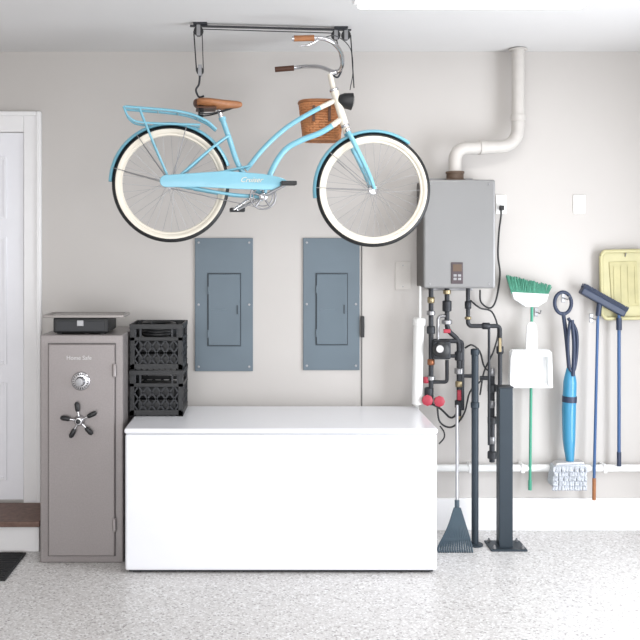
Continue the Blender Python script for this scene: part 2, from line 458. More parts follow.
# ------------------------------------------------------------------ water heater
g = group('tankless_water_heater', (1.2, -.17, 2))
hy = -.3; hx0, hx1, hz0, hz1 = X(424, hy), X(495, hy), Z(288, hy), Z(180, hy)
box(g, 'casing', (hx0, hx1), (hy+.02, -.03), (hz0, hz1), 'heater_dk', .008)
box(g, 'front_cover', (hx0-.003, hx1+.003), (hy, hy+.03), (hz0-.003, hz1+.003), 'heater', .012)
box(g, 'wall_bracket', (hx0+.08, hx1-.08), (-.04, -.001), (hz1-.02, hz1+.03), 'steel', .003)
box(g, 'wall_bracket_low', (hx0+.08, hx1-.08), (-.04, -.001), (hz0-.03, hz0+.02), 'steel', .003)
pc = at(457, 273, hy)
box(g, 'control_pad', (pc.x-.038, pc.x+.038), (hy-.006, hy), (pc.z-.068, pc.z+.068), 'glass', .003)
box(g, 'control_screen', (pc.x-.028, pc.x+.028), (hy-.008, hy-.006), (pc.z+.01, pc.z+.055), 'brown', .001)
for i in range(4):
    box(g, 'button_%d' % i, (pc.x-.024+(i % 2)*.028, pc.x-.004+(i % 2)*.028), (hy-.008, hy-.006), (pc.z-.045+(i//2)*.022, pc.z-.03+(i//2)*.022), 'steel', .001)
for i, (a, b_) in enumerate(((430, 184), (489, 184), (430, 284), (489, 284))):
    lathe(g, 'screw_%d' % i, [(.006, 0), (.005, .003)], at(a, b_, hy), (0, -1, 0), 'steel', 12)
# flue
vy = -.16
vc = at(455, 180, vy); vc.z = hz1
lathe(g, 'flue_collar', [(.07, 0), (.07, .012), (.055, .016), (.055, .05), (.06, .052), (.06, .065), (.045, .067)], vc, (0, 0, 1), 'brown', 32)
g = group('flue_vent_pipe', (1.4, -.12, 2.6))
tube(g, 'pipe', [vc+Vector((0, 0, .05)), at(455, 149, vy), at(518, 146, -.1), Vector((X(518, -.1), -.1, H-.002))], .041, 'pvc', 24, fil=.13)
for i, (p, ax) in enumerate(((at(482, 147.7, vy+.026), (1, .14, 0)), (Vector((X(518, -.1), -.1, Z(118, -.1))), (0, 0, 1)))):
    lathe(g, 'coupling_%d' % i, [(.041, -.02), (.047, -.018), (.047, .018), (.041, .02)], p, ax, 'pvc', 24)
lathe(g, 'ceiling_flange', [(.06, 0), (.06, .008), (.045, .012)], (X(518, -.1), -.1, H-.014), (0, 0, 1), 'pvc', 24)

# ------------------------------------------------------------------ plumbing below heater
g = group('heater_plumbing', (1.3, -.15, 1.1))
py_ = -.17
def pp(name, pts, r, m, y=py_, fil=.04, seg=12):
    return tube(g, name, [at(u, v_, y if len(q) == 0 else q[0]) for u, v_, *q in pts], r, m, seg, fil=fil)
def fit(name, u, v_, r, h, m, y=py_, ax=(0, 0, 1)):
    c = at(u, v_, y); ax = Vector(ax)
    return lathe(g, name, [(r*.8, -h/2), (r, -h/2+.004), (r, h/2-.004), (r*.8, h/2)], c, ax, m, 8)
pp('drain_upper', [(420, 286), (420, 322)], .008, 'pvcw')
pp('drain_pipe', [(419, 318), (417, 404)], .034, 'pvcw', seg=20)
fit('drain_cap', 419, 322, .042, .05, 'pvcw')
pp('drain_tail', [(417, 400), (415, 420), (415, 528)], .02, 'pvcw', y=-.08)
pp('cold_line', [(431, 286), (431, 405)], .016, 'iron')
fit('union_a', 431, 300, .024, .04, 'brass'); fit('union_b', 431, 330, .028, .05, 'iron'); fit('union_a2', 431, 313, .028, .03, 'steel')
fit('union_c', 431, 362, .024, .04, 'copper'); fit('union_d', 429, 392, .03, .06, 'iron'); fit('union_c2', 431, 378, .028, .03, 'steel')
pp('bypass', [(431, 341), (462, 341), (462, 410)], .015, 'iron', fil=.03)
pp('bypass2', [(430, 382), (447, 382), (447, 360)], .012, 'iron', fil=.02)
pp('bypass3', [(431, 356), (459, 356)], .012, 'iron', fil=0)
pp('bypass4', [(462, 376), (475, 376), (475, 366)], .012, 'iron', fil=.02)
pp('bypass5', [(447, 316), (438, 316), (438, 340)], .010, 'steel', fil=.03)
pp('hot_line', [(447, 286), (447, 330), (459, 340), (459, 420)], .016, 'iron')
fit('union_e', 447, 306, .03, .07, 'iron'); fit('union_f', 459, 356, .028, .06, 'iron'); fit('union_g', 459, 384, .024, .04, 'brass')
fit('union_h', 447, 322, .034, .03, 'steel'); fit('union_i', 459, 371, .03, .04, 'steel'); fit('union_e2', 447, 292, .026, .03, 'brass')
fit('union_j', 459, 404, .028, .05, 'iron'); fit('union_k', 459, 418, .02, .03, 'brass')
pp('gas_line', [(468, 286), (468, 326), (500, 326), (500, 345), (500, 420)], .014, 'iron', fil=.03)
fit('gas_union', 468, 305, .022, .05, 'iron'); fit('gas_tee', 486, 326, .022, .05, 'iron', ax=(1, 0, 0)); fit('gas_union2', 468, 318, .022, .02, 'brass')
pp('gas_drop', [(489, 326), (489, 360), (489, 445)], .009, 'iron', fil=.02)
fit('gas_valve', 500, 350, .024, .05, 'iron'); box(g, 'gas_lever', (at(500, 0, -.2).x-.008, at(500, 0, -.2).x+.008), (-.205, -.195), (Z(352, -.2), Z(338, -.2)), 'brass', .002)
box(g, 'pump_body', (at(440, 0, py_).x-.055, at(440, 0, py_).x+.055), (-.25, -.14), (Z(358, py_), Z(340, py_)), 'iron', .01)
lathe(g, 'pump_motor', [(.045, 0), (.05, .01), (.048, .07), (.03, .08)], at(440, 349, -.22), (0, -1, 0), 'blk', 20)
lathe(g, 'pump_label', [(.024, 0), (.023, .002)], at(440, 349, -.30), (0, -1, 0), 'alu', 20)
for i, (u, v_) in enumerate(((427, 398), (439, 399))):
    lathe(g, 'valve_body_%d' % i, [(.018, -.03), (.024, -.02), (.024, .02), (.018, .03)], at(u, v_+2, -.19), (1, 0, 0), 'brass', 12)
    lathe(g, 'valve_handle_%d' % i, [(.012, 0), (.028, .004), (.036, .010), (.036, .018), (.02, .024)], at(u, v_+2, -.21), (0, -1, 0), 'red', 8)
box(g, 'valve_handle_2', (at(459, 0, -.2).x-.012, at(459, 0, -.2).x+.012), (-.215, -.195), (Z(400, -.2), Z(390, -.2)), 'red', .004)
box(g, 'valve_handle_3', (at(447, 0, -.21).x-.022, at(447, 0, -.21).x+.022), (-.215, -.2), (Z(333, -.2), Z(329, -.2)), 'red', .003)
fit('small_red', 426, 380, .018, .04, 'red')
pp('hose_a', [(459, 410), (452, 420), (440, 408), (432, 404)], .007, 'blk', fil=.05)
tube(g, 'hose_b', [at(470, 300, -.12), at(480, 308, -.12), at(492, 312, -.1), at(498, 330, -.1), at(494, 350, -.1), at(484, 372, -.1), at(480, 395, -.12)], .006, 'blk', 8, smooth=True)
tube(g, 'hose_c', [at(437, 405, -.2), at(440, 422, -.22), at(452, 427, -.22), at(464, 414, -.2), at(470, 392, -.18), at(482, 380, -.16)], .006, 'blk', 8, smooth=True)
tube(g, 'hose_d', [at(440, 426, -.1), at(444, 432, -.1), at(444, 438, -.1), at(439, 444, -.1)], .005, 'blk', 8, smooth=True)
tube(g, 'hose_e', [at(465, 348, -.2), at(472, 345, -.22), at(480, 352, -.2), at(484, 366, -.16), at(490, 372, -.13)], .006, 'blk', 8, smooth=True)
pp('standpipe', [(475, 352), (475, 440), (475, 545)], .022, 'slate', y=-.3, seg=20)
fit('standpipe_cap', 475, 352, .028, .04, 'slate', y=-.3); fit('standpipe_joint', 475, 405, .028, .04, 'slate', y=-.3)
lathe(g, 'standpipe_flange', [(.05, 0), (.05, .01), (.03, .014)], (X(475, -.3), -.3, 0.0), (0, 0, 1), 'slate', 20)
pp('filter_drop', [(492, 370), (492, 462)], .018, 'iron', y=-.12); 
for i, v_ in enumerate((372, 388, 404, 420, 440, 455)):
    fit('drop_fit_%d' % i, 492, v_, .03 if i % 2 else .022, .05, ('steel', 'blk2')[i % 2], y=-.12)
pp('elbow_run', [(480, 378), (492, 378)], .014, 'iron', y=-.12)

# power cord
g = group('power_cord', (1.5, -.08, 1.8))
c = at(501, 208, -.014)
box(g, 'plug', (c.x-.014, c.x+.014), (-.045, -.0145), (c.z-.016, c.z+.016), 'blk', .004)
tube(g, 'cord', [at(501, 209, -.04), at(501, 216, -.05), at(499, 232, -.03), at(498, 255, -.03), at(500, 275, -.03), at(496, 300, -.03), at(490, 308, -.03), at(481, 302, -.04), at(480, 290, -.06)], .006, 'blk', 8, smooth=True)

# horizontal wall pipe
g = group('wall_drain_pipe', (1.8, -.06, .42))
tube(g, 'pipe', [Vector((1.0, -.06, Z(468, -.06))), Vector((XR, -.06, Z(468, -.06)))], .024, 'pvcw', 20)
for i, u in enumerate((470, 522, 604)):
    boxes(g, 'strap_%d' % i, [boxv((X(u, -.06)-.012, X(u, -.06)+.012), (-.088, 0), (Z(468, -.06)-.028, Z(468, -.06)+.028))], 'pvcw', .004)

# bollard post
g = group('steel_bollard_post', (1.5, -.33, 0))
yb = -.34
box(g, 'post', (X(499.5, yb-.04), X(513, yb-.04)), (yb-.04, yb+.04), (.01, Z(388, yb-.04)), 'slate', .004)
box(g, 'cap', (X(498.8, yb-.04), X(513.6, yb-.04)), (yb-.045, yb+.045), (Z(388, yb-.04), Z(388, yb-.04)+.008), 'iron', .002)
box(g, 'base_plate', (X(488, yb), X(524, yb)), (yb-.08, yb+.1), (0, .012), 'slate', .003)
k = 0
for a in (492, 520):
    for b_ in (yb-.06, yb+.075):
        lathe(g, 'anchor_bolt_%d' % k, [(.01, 0), (.01, .012), (.006, .013), (.006, .022)], (X(a, yb), b_, .012), (0, 0, 1), 'steel', 6); k += 1

# lawn rake leaning on plumbing, tines on floor
g = group('leaf_rake', (1.15, -.4, 0))
ry = -.42
tube(g, 'handle', [at(457, 405, -.26), at(457, 508, ry+.03)], .010, 'steel', 12)
tube(g, 'ferrule', [at(457, 500, ry+.03), at(457, 512, ry+.02)], .015, 'slate2', 12)
L = []
for i in range(15):
    t = i/14-.5
    a = at(457+t*5, 510, ry+.02); m_ = at(457+t*20, 530, ry)
    b_ = at(455+t*33, 548, ry); b_.z = .03
    e_ = b_+Vector((0, -.02, -.028))
    L.append((catmull([a, m_, b_, e_], 3), .0065))
tubes(g, 'tines', L, 'slate2', 6)
wprism(g, 'fan_web', [(454, 508), (461, 508), (466, 524), (468, 534), (446, 534), (449, 524)], ry-.002, ry+.012, 'slate2', .002)
boxes(g, 'cross_brace', [bar(at(443, 539, ry), at(469, 539, ry), .016, .012)], 'slate2', .002)

# ------------------------------------------------------------------ hanging tools
def hook(par, u, v_, y=-.07):
    a = at(u, v_, 0)
    box(par, 'wall_hook_plate', (a.x-.012, a.x+.012), (-.006, 0), (a.z-.03, a.z+.03), 'steel', .002)
    tube(par, 'wall_hook', [a, a+Vector((0, y-.02, -.005)), a+Vector((0, y-.035, .02))], .004, 'steel', 8, fil=.02)
# broom
g = group('angle_broom', (1.75, -.07, 1.2)); by = -.08
tube(g, 'handle', [at(532, 300, by), at(530, 484, by)], .0095, 'greenh', 12)
tube(g, 'hang_cap', [at(530, 480, by), at(530, 490, by)], .012, 'greenh', 12)
wprism(g, 'head_block', [(512, 292), (549, 294), (547, 301), (538, 307), (526, 307), (514, 299)], by-.025, by+.025, 'white2', .006)
L = []
for i in range(46):
    for j in range(3):
        t = i/45
        a = at(512+t*36, 294, by-.018+j*.018)
        b_ = at(507+t*44+random.uniform(-1, 1), 276+t*10+random.uniform(-1.5, 1), by-.03+j*.03+random.uniform(-.005, .005))
        L.append(([a, b_], .0032))
tubes(g, 'bristles', L, 'green', 5)
hook(g, 536, 312)
# dustpan (handle up)
g = group('dustpan', (1.75, -.1, 1.1)); dy = -.115
wprism(g, 'pan_back', [(512, 354), (551, 354), (552, 386), (511, 386)], dy, dy+.008, 'white2', .002)
wprism(g, 'pan_side_l', [(511, 352), (515, 352), (514, 387), (510, 387)], dy-.045, dy+.006, 'white2', .003)
wprism(g, 'pan_side_r', [(548, 352), (552, 352), (553, 387), (549, 387)], dy-.045, dy+.006, 'white2', .003)
wprism(g, 'pan_heel', [(513, 350), (550, 350), (552, 357), (511, 357)], dy-.055, dy+.006, 'white2', .005)
wprism(g, 'pan_lip', [(511, 383), (552, 383), (553, 388), (510, 388)], dy-.012, dy+.006, 'white2', .002)
wprism(g, 'handle', [(527, 326), (530, 322), (534, 322), (537, 326), (538, 351), (526, 351)], dy-.03, dy-.012, 'white2', .006)
wprism(g, 'clip', [(527, 334), (537, 334), (537, 342), (527, 342)], dy-.012, dy+.02, 'white2', .003)
# steam mop
g = group('steam_mop', (2.0, -.09, 1.0)); my = -.1
c = at(563, 303, my)
tube(g, 'loop_handle', [c+Vector((.055*math.sin(a), 0, .08*math.cos(a)*(.9))) for a in [math.radians(x) for x in range(180, 541, 15)]], .012, 'navy', 12)
tube(g, 'neck', [at(563, 312, my), at(566, 335, my), at(570, 378, my)], .013, 'navy', 12, smooth=True)
tube(g, 'cord_bundle', [at(568, 318, my-.02), at(576, 330, my-.03), at(577, 350, my-.03), at(574, 370, my-.03), at(569, 366, my-.03), at(568, 340, my-.03), at(570, 322, my-.03)], .011, 'navy', 8, smooth=True)
tube(g, 'cord_bundle_2', [at(572, 320, my-.03), at(574, 345, my-.04), at(573, 376, my-.03)], .013, 'navy', 8, smooth=True)
tube(g, 'body', [at(570, 368, my), at(570, 382, my), at(569, 410, my), at(569, 440, my), at(570, 463, my)], .04, 'cyan', 20, radii=[.022, .042, .045, .04, .024], smooth=True)
tube(g, 'body_band', [at(569.6, 396, my), at(569.4, 402, my)], .047, 'navy', 20)
tube(g, 'swivel', [at(570, 458, my), at(571, 468, my)], .016, 'slate', 12)
wprism(g, 'head_plate', [(557, 463), (584, 462), (586, 467), (554, 468)], my-.05, my+.03, 'alu', .006)
wprism(g, 'mop_pad', [(555, 466), (586, 464), (588, 484), (580, 489), (558, 491), (552, 486)], my-.07, my+.045, 'cloth', .015)
L = []
for i in range(13):
    for j in range(5):
        a = at(554.5+i*2.6, 467+j*4.6, my-.072); b_ = at(554.5+i*2.6+random.uniform(-1.5, 1.5), 472+j*4.6, my-.085+random.uniform(-.006, .004))
        L.append(([a, b_], .009))
tubes(g, 'pad_chenille', L, 'cloth', 6)
hook(g, 563, 298, -.08)
# push broom
g = group('push_broom', (2.2, -.08, 1.0)); qy = -.09
tube(g, 'handle', [at(598, 306, qy), at(594, 484, qy)], .0095, 'blueh', 12)
tube(g, 'handle_grip', [at(594.2, 478, qy), at(594, 500, qy)], .012, 'leather', 12)
a, b_ = at(581, 290, qy), at(624, 314, qy)
boxes(g, 'block', [bar(a, b_, .045, .06)], 'navy', .008)
nrm = (b_-a).cross(Vector((0, 1, 0))).normalized()
if nrm.z < 0: nrm = -nrm
L = []
for i in range(50):
    for j in range(3):
        p = a.lerp(b_, i/49)+Vector((0, -.02+j*.02, 0))+nrm*.018
        L.append(([p, p+nrm*.03+Vector((random.uniform(-.003, .003), (j-1)*.006, 0))], .0035))
tubes(g, 'bristles', L, 'navy', 5)
tube(g, 'socket', [at(600, 300, qy), at(598, 316, qy)], .017, 'navy', 12)
hook(g, 591, 318)
# blue-handled scoop with khaki pan
g = group('long_handled_dustpan', (2.35, -.1, 1.4)); ky = -.07
tube(g, 'handle', [at(619, 312, ky-.02), at(619, 462, ky-.02)], .011, 'blueh', 12)
tube(g, 'handle_tip', [at(619, 452, ky-.02), at(619, 466, ky-.02)], .014, 'navy', 12)
tube(g, 'socket', [at(619, 318, ky-.02), at(619, 330, ky-.02)], .018, 'navy', 12)
wprism(g, 'pan_floor', [(601, 256), (604, 251), (643, 250), (646, 254), (647, 314), (643, 318), (606, 319), (602, 314)], ky+.02, ky+.03, 'khaki', .003)
rimp = [(601, 256), (604, 251.5), (643, 250.5), (646, 254), (647, 314), (643, 318), (606, 318.5), (602, 314), (601, 256)]
tube(g, 'rolled_rim', fillet([at(u, v_, ky+.01) for u, v_ in rimp], .01, 3), .013, 'khaki', 10)
wprism(g, 'pan_well', [(609, 262), (637, 261), (639, 306), (612, 307)], ky+.014, ky+.02, 'khaki_d', .003)
boxes(g, 'pan_ribs', [bar(at(614+i*7, 266, ky+.012), at(615+i*7, 303, ky+.012), .010, .003) for i in range(4)], 'khaki_d', .001)
hook(g, 622, 256, -.03)

# ------------------------------------------------------------------ bicycle
g = group('cruiser_bicycle', (.05, -.68, 2.2))
def yb_(u): return -.62-(373-u)/202*.12
def B(u, v_, off=0.0): return at(u, v_, yb_(u)+off)
fr_ = B(373, 190); rr_ = B(171, 184)
T = Vector((fr_.x-rr_.x, fr_.y-rr_.y, 0)).normalized(); N_ = Vector((T.y, -T.x, 0))
if N_.y > 0: N_ = -N_
UP = Vector((0, 0, 1))
def wheel(pre, c, t, R):
    n_ = Vector((t.y, -t.x, 0)).normalized()
    if n_.y > 0: n_ = -n_
    r = .025; Rm = R-r; V, F, I = [], [], []
    S, Q = 72, 20
    for i in range(S):
        a = 2*math.pi*i/S; rad = t*math.cos(a)+UP*math.sin(a)
        for j in range(Q):
            p = 2*math.pi*(j+.5)/Q
            V.append(c+rad*(Rm+r*math.cos(p))+n_*r*math.sin(p))
    for i in range(S):
        for j in range(Q):
            k, l = (i+1) % S, (j+1) % Q
            F.append((i*Q+j, i*Q+l, k*Q+l, k*Q+j))
            p = (2*math.pi*(j+1)/Q+math.pi) % (2*math.pi)-math.pi
            I.append(0 if abs(p) < math.radians(80) else 1)
    mk(g, pre+'_tyre', V, F, None, smooth=True, mats=['blk', 'cream'], midx=I)
    prof = [(Rm-.020, -.012), (Rm-.020, .012), (Rm-.032, .010), (Rm-.036, 0), (Rm-.032, -.010)]
    V, F = [], []
    for i in range(S):
        a = 2*math.pi*i/S; rad = t*math.cos(a)+UP*math.sin(a)
        for (pr, ph) in prof: V.append(c+rad*pr+n_*ph)
    for i in range(S):
        for j in range(5):
            k, l = (i+1) % S, (j+1) % 5
            F.append((i*5+j, i*5+l, k*5+l, k*5+j))
    mk(g, pre+'_rim', V, F, 'cream', smooth=False)
    L = []
    for i in range(36):
        a = 2*math.pi*i/36; sd = 1 if i % 2 else -1
        a2 = a+(1 if (i//2) % 2 else -1)*1.1
        e = c+(t*math.cos(a)+UP*math.sin(a))*(Rm-.034)
        h = c+(t*math.cos(a2)+UP*math.sin(a2))*.022+n_*sd*.028
        L.append(([h, e], .0013))
    tubes(g, pre+'_spokes', L, 'spoke', 5)
    lathe(g, pre+'_hub', [(.008, -.055), (.008, -.035), (.026, -.032), (.026, -.027), (.015, -.02), (.015, .02), (.026, .027), (.026, .032), (.008, .035), (.008, .055)], c, n_, 'chrome', 20)
    return n_
def fender(pre, c, t, R, a0, a1, w=.062):
    n_ = Vector((t.y, -t.x, 0)).normalized()
    S, Q = 40, 8; V, F = [], []
    for s_ in range(2):
        for i in range(S+1):
            a = math.radians(a0+(a1-a0)*i/S); rad = t*math.cos(a)+UP*math.sin(a)
            for j in range(Q+1):
                p = (j/Q-.5)*math.pi*.95
                rr = R+(-.018+.020*math.cos(p))+(0 if s_ == 0 else -.002)
                V.append(c+rad*rr+n_*(w/2)*math.sin(p)*(1 if s_ == 0 else .95))
    n1 = (S+1)*(Q+1)
    for s_ in range(2):
        for i in range(S):
            for j in range(Q):
                o = s_*n1
                F.append((o+i*(Q+1)+j, o+i*(Q+1)+j+1, o+(i+1)*(Q+1)+j+1, o+(i+1)*(Q+1)+j))
    mk(g, pre, V, F, 'blue', smooth=True)
R = .341
Tf = Matrix.Rotation(math.radians(-6), 3, 'Z') @ T
wheel('rear_wheel', rr_, T, R); nf = wheel('front_wheel', fr_, Tf, R)
fender('rear_fender', rr_, T, R+.018, 18, 178)
fender('front_fender', fr_, Tf, R+.018, 52, 188)
L = []
for s_ in (-1, 1):
    for ang in (75, 165, 125):
        a = math.radians(ang)
        L.append(([rr_+N_*s_*.05, rr_+(T*math.cos(a)+UP*math.sin(a))*(R+.005)+N_*s_*.032], .0025))
    for ang in (178, 140):
        a = math.radians(ang)
        L.append(([fr_+N_*s_*.05, fr_+(Tf*math.cos(a)+UP*math.sin(a))*(R+.005)+N_*s_*.032], .0025))
tubes(g, 'fender_stays', L, 'spoke', 6)
# main frame
BB = B(262, 197)
head_t, head_b = B(334, 90), B(345, 126)
tube(g, 'head_tube', [head_t, head_b], .024, 'cream', 16)
for i, p in enumerate((head_t, head_b)):
    lathe(g, 'headset_%d' % i, [(.025, -.008), (.028, -.004), (.028, .004), (.025, .008)], p, head_t-head_b, 'chrome', 20)
up_t = catmull([B(336, 100), B(312, 112), B(286, 128), B(264, 148), B(246, 170)])
lo_t = catmull([B(342, 119), B(322, 132), B(302, 140), B(285, 150), B(272, 170), BB])
tube(g, 'upper_frame_tube', up_t, .0145, 'blue', 14)
tube(g, 'lower_frame_tube', lo_t, .0175, 'blue', 14)
tube(g, 'upper_tube_cream_lug', up_t[:5], .0152, 'cream', 14)
tube(g, 'lower_tube_cream_lug', lo_t[:4], .0182, 'cream', 14)
tube(g, 'seat_tube', [B(222, 118), B(229, 138), B(240, 168), BB], .0165, 'blue', 14, smooth=True)
tube(g, 'seat_post', [B(222, 120), B(219, 110)], .013, 'chrome', 12)
lathe(g, 'seat_clamp', [(.021, -.01), (.021, .01)], B(222.5, 119), B(222, 118)-B(229, 138), 'blue', 16)
for s_, nm in ((-1, 'far'), (1, 'near')):
    o = N_*s_*.058; oi = N_*s_*.02; of = N_*s_*.05
    tube(g, 'seat_stay_'+nm, [B(228, 136)+oi, B(210, 150)+o*.8, rr_+o], .0085, 'blue', 10, smooth=True)
    tube(g, 'chain_stay_'+nm, [BB+oi*1.6, B(225, 194)+o*.9, rr_+o], .0095, 'blue', 10, smooth=True)
    tube(g, 'mid_stay_'+nm, [B(250, 166)+oi, B(215, 174)+o*.9, rr_+o], .007, 'blue', 10, smooth=True)
    tube(g, 'fork_blade_'+nm, [B(347, 132)+N_*s_*.03, B(352, 143)+of, B(366, 172)+of, fr_+of], .011, 'blue', 12, smooth=True, radii=[.015, .0145, .013, .010])
    tube(g, 'rack_rail_'+nm, [B(216, 130)+N_*s_*.035, B(204, 121)+N_*s_*.055, B(180, 113)+N_*s_*.06, B(126, 108)+N_*s_*.06], .008, 'blue', 10, smooth=True)
    tube(g, 'rack_stay_'+nm, [B(140, 110)+N_*s_*.06, B(152, 140)+N_*s_*.062, rr_+N_*s_*.06], .007, 'blue', 10, smooth=True)
    tube(g, 'rack_lower_rail_'+nm, [B(124, 108)+N_*s_*.06, B(130, 119)+N_*s_*.062, B(145, 124)+N_*s_*.062, B(200, 126)+N_*s_*.058], .0065, 'blue', 10, smooth=True)
for i, (u, v_) in enumerate(((125, 108), (140, 109), (158, 111), (178, 113), (198, 119))):
    tube(g, 'rack_cross_%d' % i, [B(u, v_)+N_*.06, B(u, v_)-N_*.06], .006, 'blue', 8)
lathe(g, 'fork_crown', [(.012, -.045), (.016, -.04), (.016, .04), (.012, .045)], B(347, 131), N_, 'chrome', 16)
tube(g, 'fork_steerer', [B(345, 126), B(347, 133)], .02, 'cream', 14)
# drivetrain
lathe(g, 'bb_shell', [(.02, -.045), (.023, -.04), (.023, .04), (.02, .045)], BB, N_, 'blue', 20)
cr = BB+N_*.06
ringp = [cr+(T*math.cos(a)+UP*math.sin(a))*.074 for a in [2*math.pi*i/40 for i in range(41)]]
tube(g, 'chainring', ringp, .0055, 'steel', 8)
ringp = [cr+(T*math.cos(a)+UP*math.sin(a))*.056 for a in [2*math.pi*i/40 for i in range(41)]]
tube(g, 'chainring_inner', ringp, .004, 'steel', 8)
tubes(g, 'chainring_arms', [([cr, cr+(T*math.cos(a)+UP*math.sin(a))*.073], .006) for a in [2*math.pi*i/5+.3 for i in range(5)]], 'steel', 8)
lathe(g, 'ring_boss', [(.022, -.004), (.024, .004), (.014, .012)], cr, N_, 'chrome', 20)
ca = (B(289, 183)-B(262, 197)); ca = Vector((ca.x, ca.y, ca.z)).normalized()*.155
tube(g, 'crank_near', [cr+N_*.02, cr+N_*.03+ca], .0085, 'steel', 10)
tube(g, 'crank_far', [BB-N_*.06, BB-N_*.07-ca], .0085, 'steel', 10)
def pedal(nm, c, s_):
    V = []
    for a in (-.045, .045):
        for b__ in (0, .085):
            for z_ in (-.012, .012): V.append(c+T*a+N_*s_*b__+UP*z_)
    mk(g, nm, V, CUBEF, 'blk', bevel=.005)
    tube(g, nm+'_axle', [c-N_*s_*.01, c+N_*s_*.03], .006, 'chrome', 8)
pedal('pedal_near', cr+N_*.045+ca, 1); pedal('pedal_far', BB-N_*.08-ca, -1)
def arc(u, v_, ru, rv, a0, a1, n_=10):
    return [(u+ru*math.cos(math.radians(a0+(a1-a0)*i/n_)), v_-rv*math.sin(math.radians(a0+(a1-a0)*i/n_))) for i in range(n_+1)]
cg = arc(166, 182, 6, 6, 90, 270)+[(200, 188), (240, 190)]+arc(268, 184, 18, 7, -80, 60)+[(262, 175), (225, 172), (195, 174)]
prism(g, 'chain_guard', [B(u, v_)+N_*.072 for u, v_ in cg], Vector((0, 0, 0)), N_*.012, 'blue', .003)
text(g, 'chain_guard_script', 'Cruiser', .042, B(250, 181)+N_*.086, 'cream', rotz=math.atan2(T.y, T.x), shear=.4)
L = [([B(171, 179)+N_*.062, B(262, 185)+N_*.062], .003), ([B(171, 189)+N_*.062, B(262, 209)+N_*.062], .003)]
tubes(g, 'chain', L, 'steel', 6)
lathe(g, 'rear_sprocket', [(.034, -.001), (.034, .001)], rr_+N_*.062, N_, 'steel', 24)
tube(g, 'kickstand', [BB+N_*.02+T*-.06, B(233, 210)+N_*.05], .007, 'chrome', 8)
# saddle
secs = [(193, .045, 0, .018), (196, .095, 1, .03), (203, .112, 0, .036), (212, .105, 2, .036), (222, .07, 4, .034), (232, .035, 4, .03), (239, .022, 4, .024), (242.5, .012, 5, .014)]
V, F, I = [], [], []
Q = 20
for (u, w, dz, h) in secs:
    c = B(u, 102.5+dz*.35)
    for j in range(Q):
        a = 2*math.pi*j/Q
        zz = math.sin(a)*(h*.66 if math.sin(a) > 0 else h*1.0)
        V.append(c+N_*math.copysign(abs(math.cos(a))**.8, math.cos(a))*w+UP*zz)
for i in range(len(secs)-1):
    for j in range(Q):
        k = (j+1) % Q; F.append((i*Q+j, i*Q+k, (i+1)*Q+k, (i+1)*Q+j)); I.append(1 if i == 0 else 0)
F.append(tuple(range(Q))); I.append(1); F.append(tuple((len(secs)-1)*Q+j for j in range(Q))); I.append(0)
o = mk(g, 'saddle', V, F, None, smooth=True, mats=['leather', 'leather_d'], midx=I)
sd = o.modifiers.new('sub', 'SUBSURF'); sd.levels = 1; sd.render_levels = 2
for s_ in (-1, 1):
    c0 = B(201, 113)+N_*s_*.06
    tube(g, 'saddle_spring_%d' % (s_+1), [c0+Vector((.014*math.cos(k*.8), .014*math.sin(k*.8), -.012+k*.0011)) for k in range(48)], .003, 'blk', 6)
    tube(g, 'saddle_rail_%d' % (s_+1), [B(199, 115)+N_*s_*.055, B(212, 114)+N_*s_*.03, B(236, 107)+N_*s_*.012], .004, 'blk', 8, smooth=True)
boxes(g, 'saddle_underframe', [bar(B(196, 109), B(216, 109), .01, .16, N_)], 'leather_d', .004)
# stem and bars
st0 = B(334, 92); st1 = B(330, 74)
tube(g, 'quill_stem', [st0, st1], .016, 'cream', 12)
tube(g, 'stem_forward', [st1, B(337, 72)], .016, 'chrome', 12)
bc = B(337, 72)
barp = [at(292, 38.5, -.95), at(318, 38, -.94), at(332, 42, -.9), at(341, 53, -.80), at(342, 66, -.71), bc, at(331, 71, -.57), at(320, 67, -.47), at(305, 66.5, -.36), at(292, 68, -.33), at(275, 69.5, -.325)]
tube(g, 'handlebar', barp, .0125, 'chrome', 14, smooth=True)
tube(g, 'grip_near', [at(294, 38.5, -.95), at(314, 38, -.941)], .017, 'leather', 14)
tube(g, 'grip_far', [at(275, 69.5, -.325), at(294, 68, -.334)], .017, 'leather_d', 14)  # darker leather than the near grip: its shade is put into the colour
tube(g, 'brake_cable', [at(322, 38, -.93), at(336, 36, -.9), at(350, 48, -.8), at(353, 70, -.7), at(350, 90, -.64)], .0028, 'blk', 6, smooth=True)
tube(g, 'brake_lever', [at(318, 40, -.93), at(308, 45, -.95), at(300, 46, -.955)], .005, 'chrome', 8, smooth=True)
# headlamp
hl = B(347, 101)
lathe(g, 'headlamp_shell', [(.006, -.07), (.028, -.055), (.045, -.02), (.05, .02), (.052, .03), (.046, .032)], hl, T+UP*-.1, 'blk', 28)
lathe(g, 'headlamp_lens', [(.045, 0), (.03, .01), (.002, .014)], hl+T*.03, T+UP*-.1, 'chrome', 28)
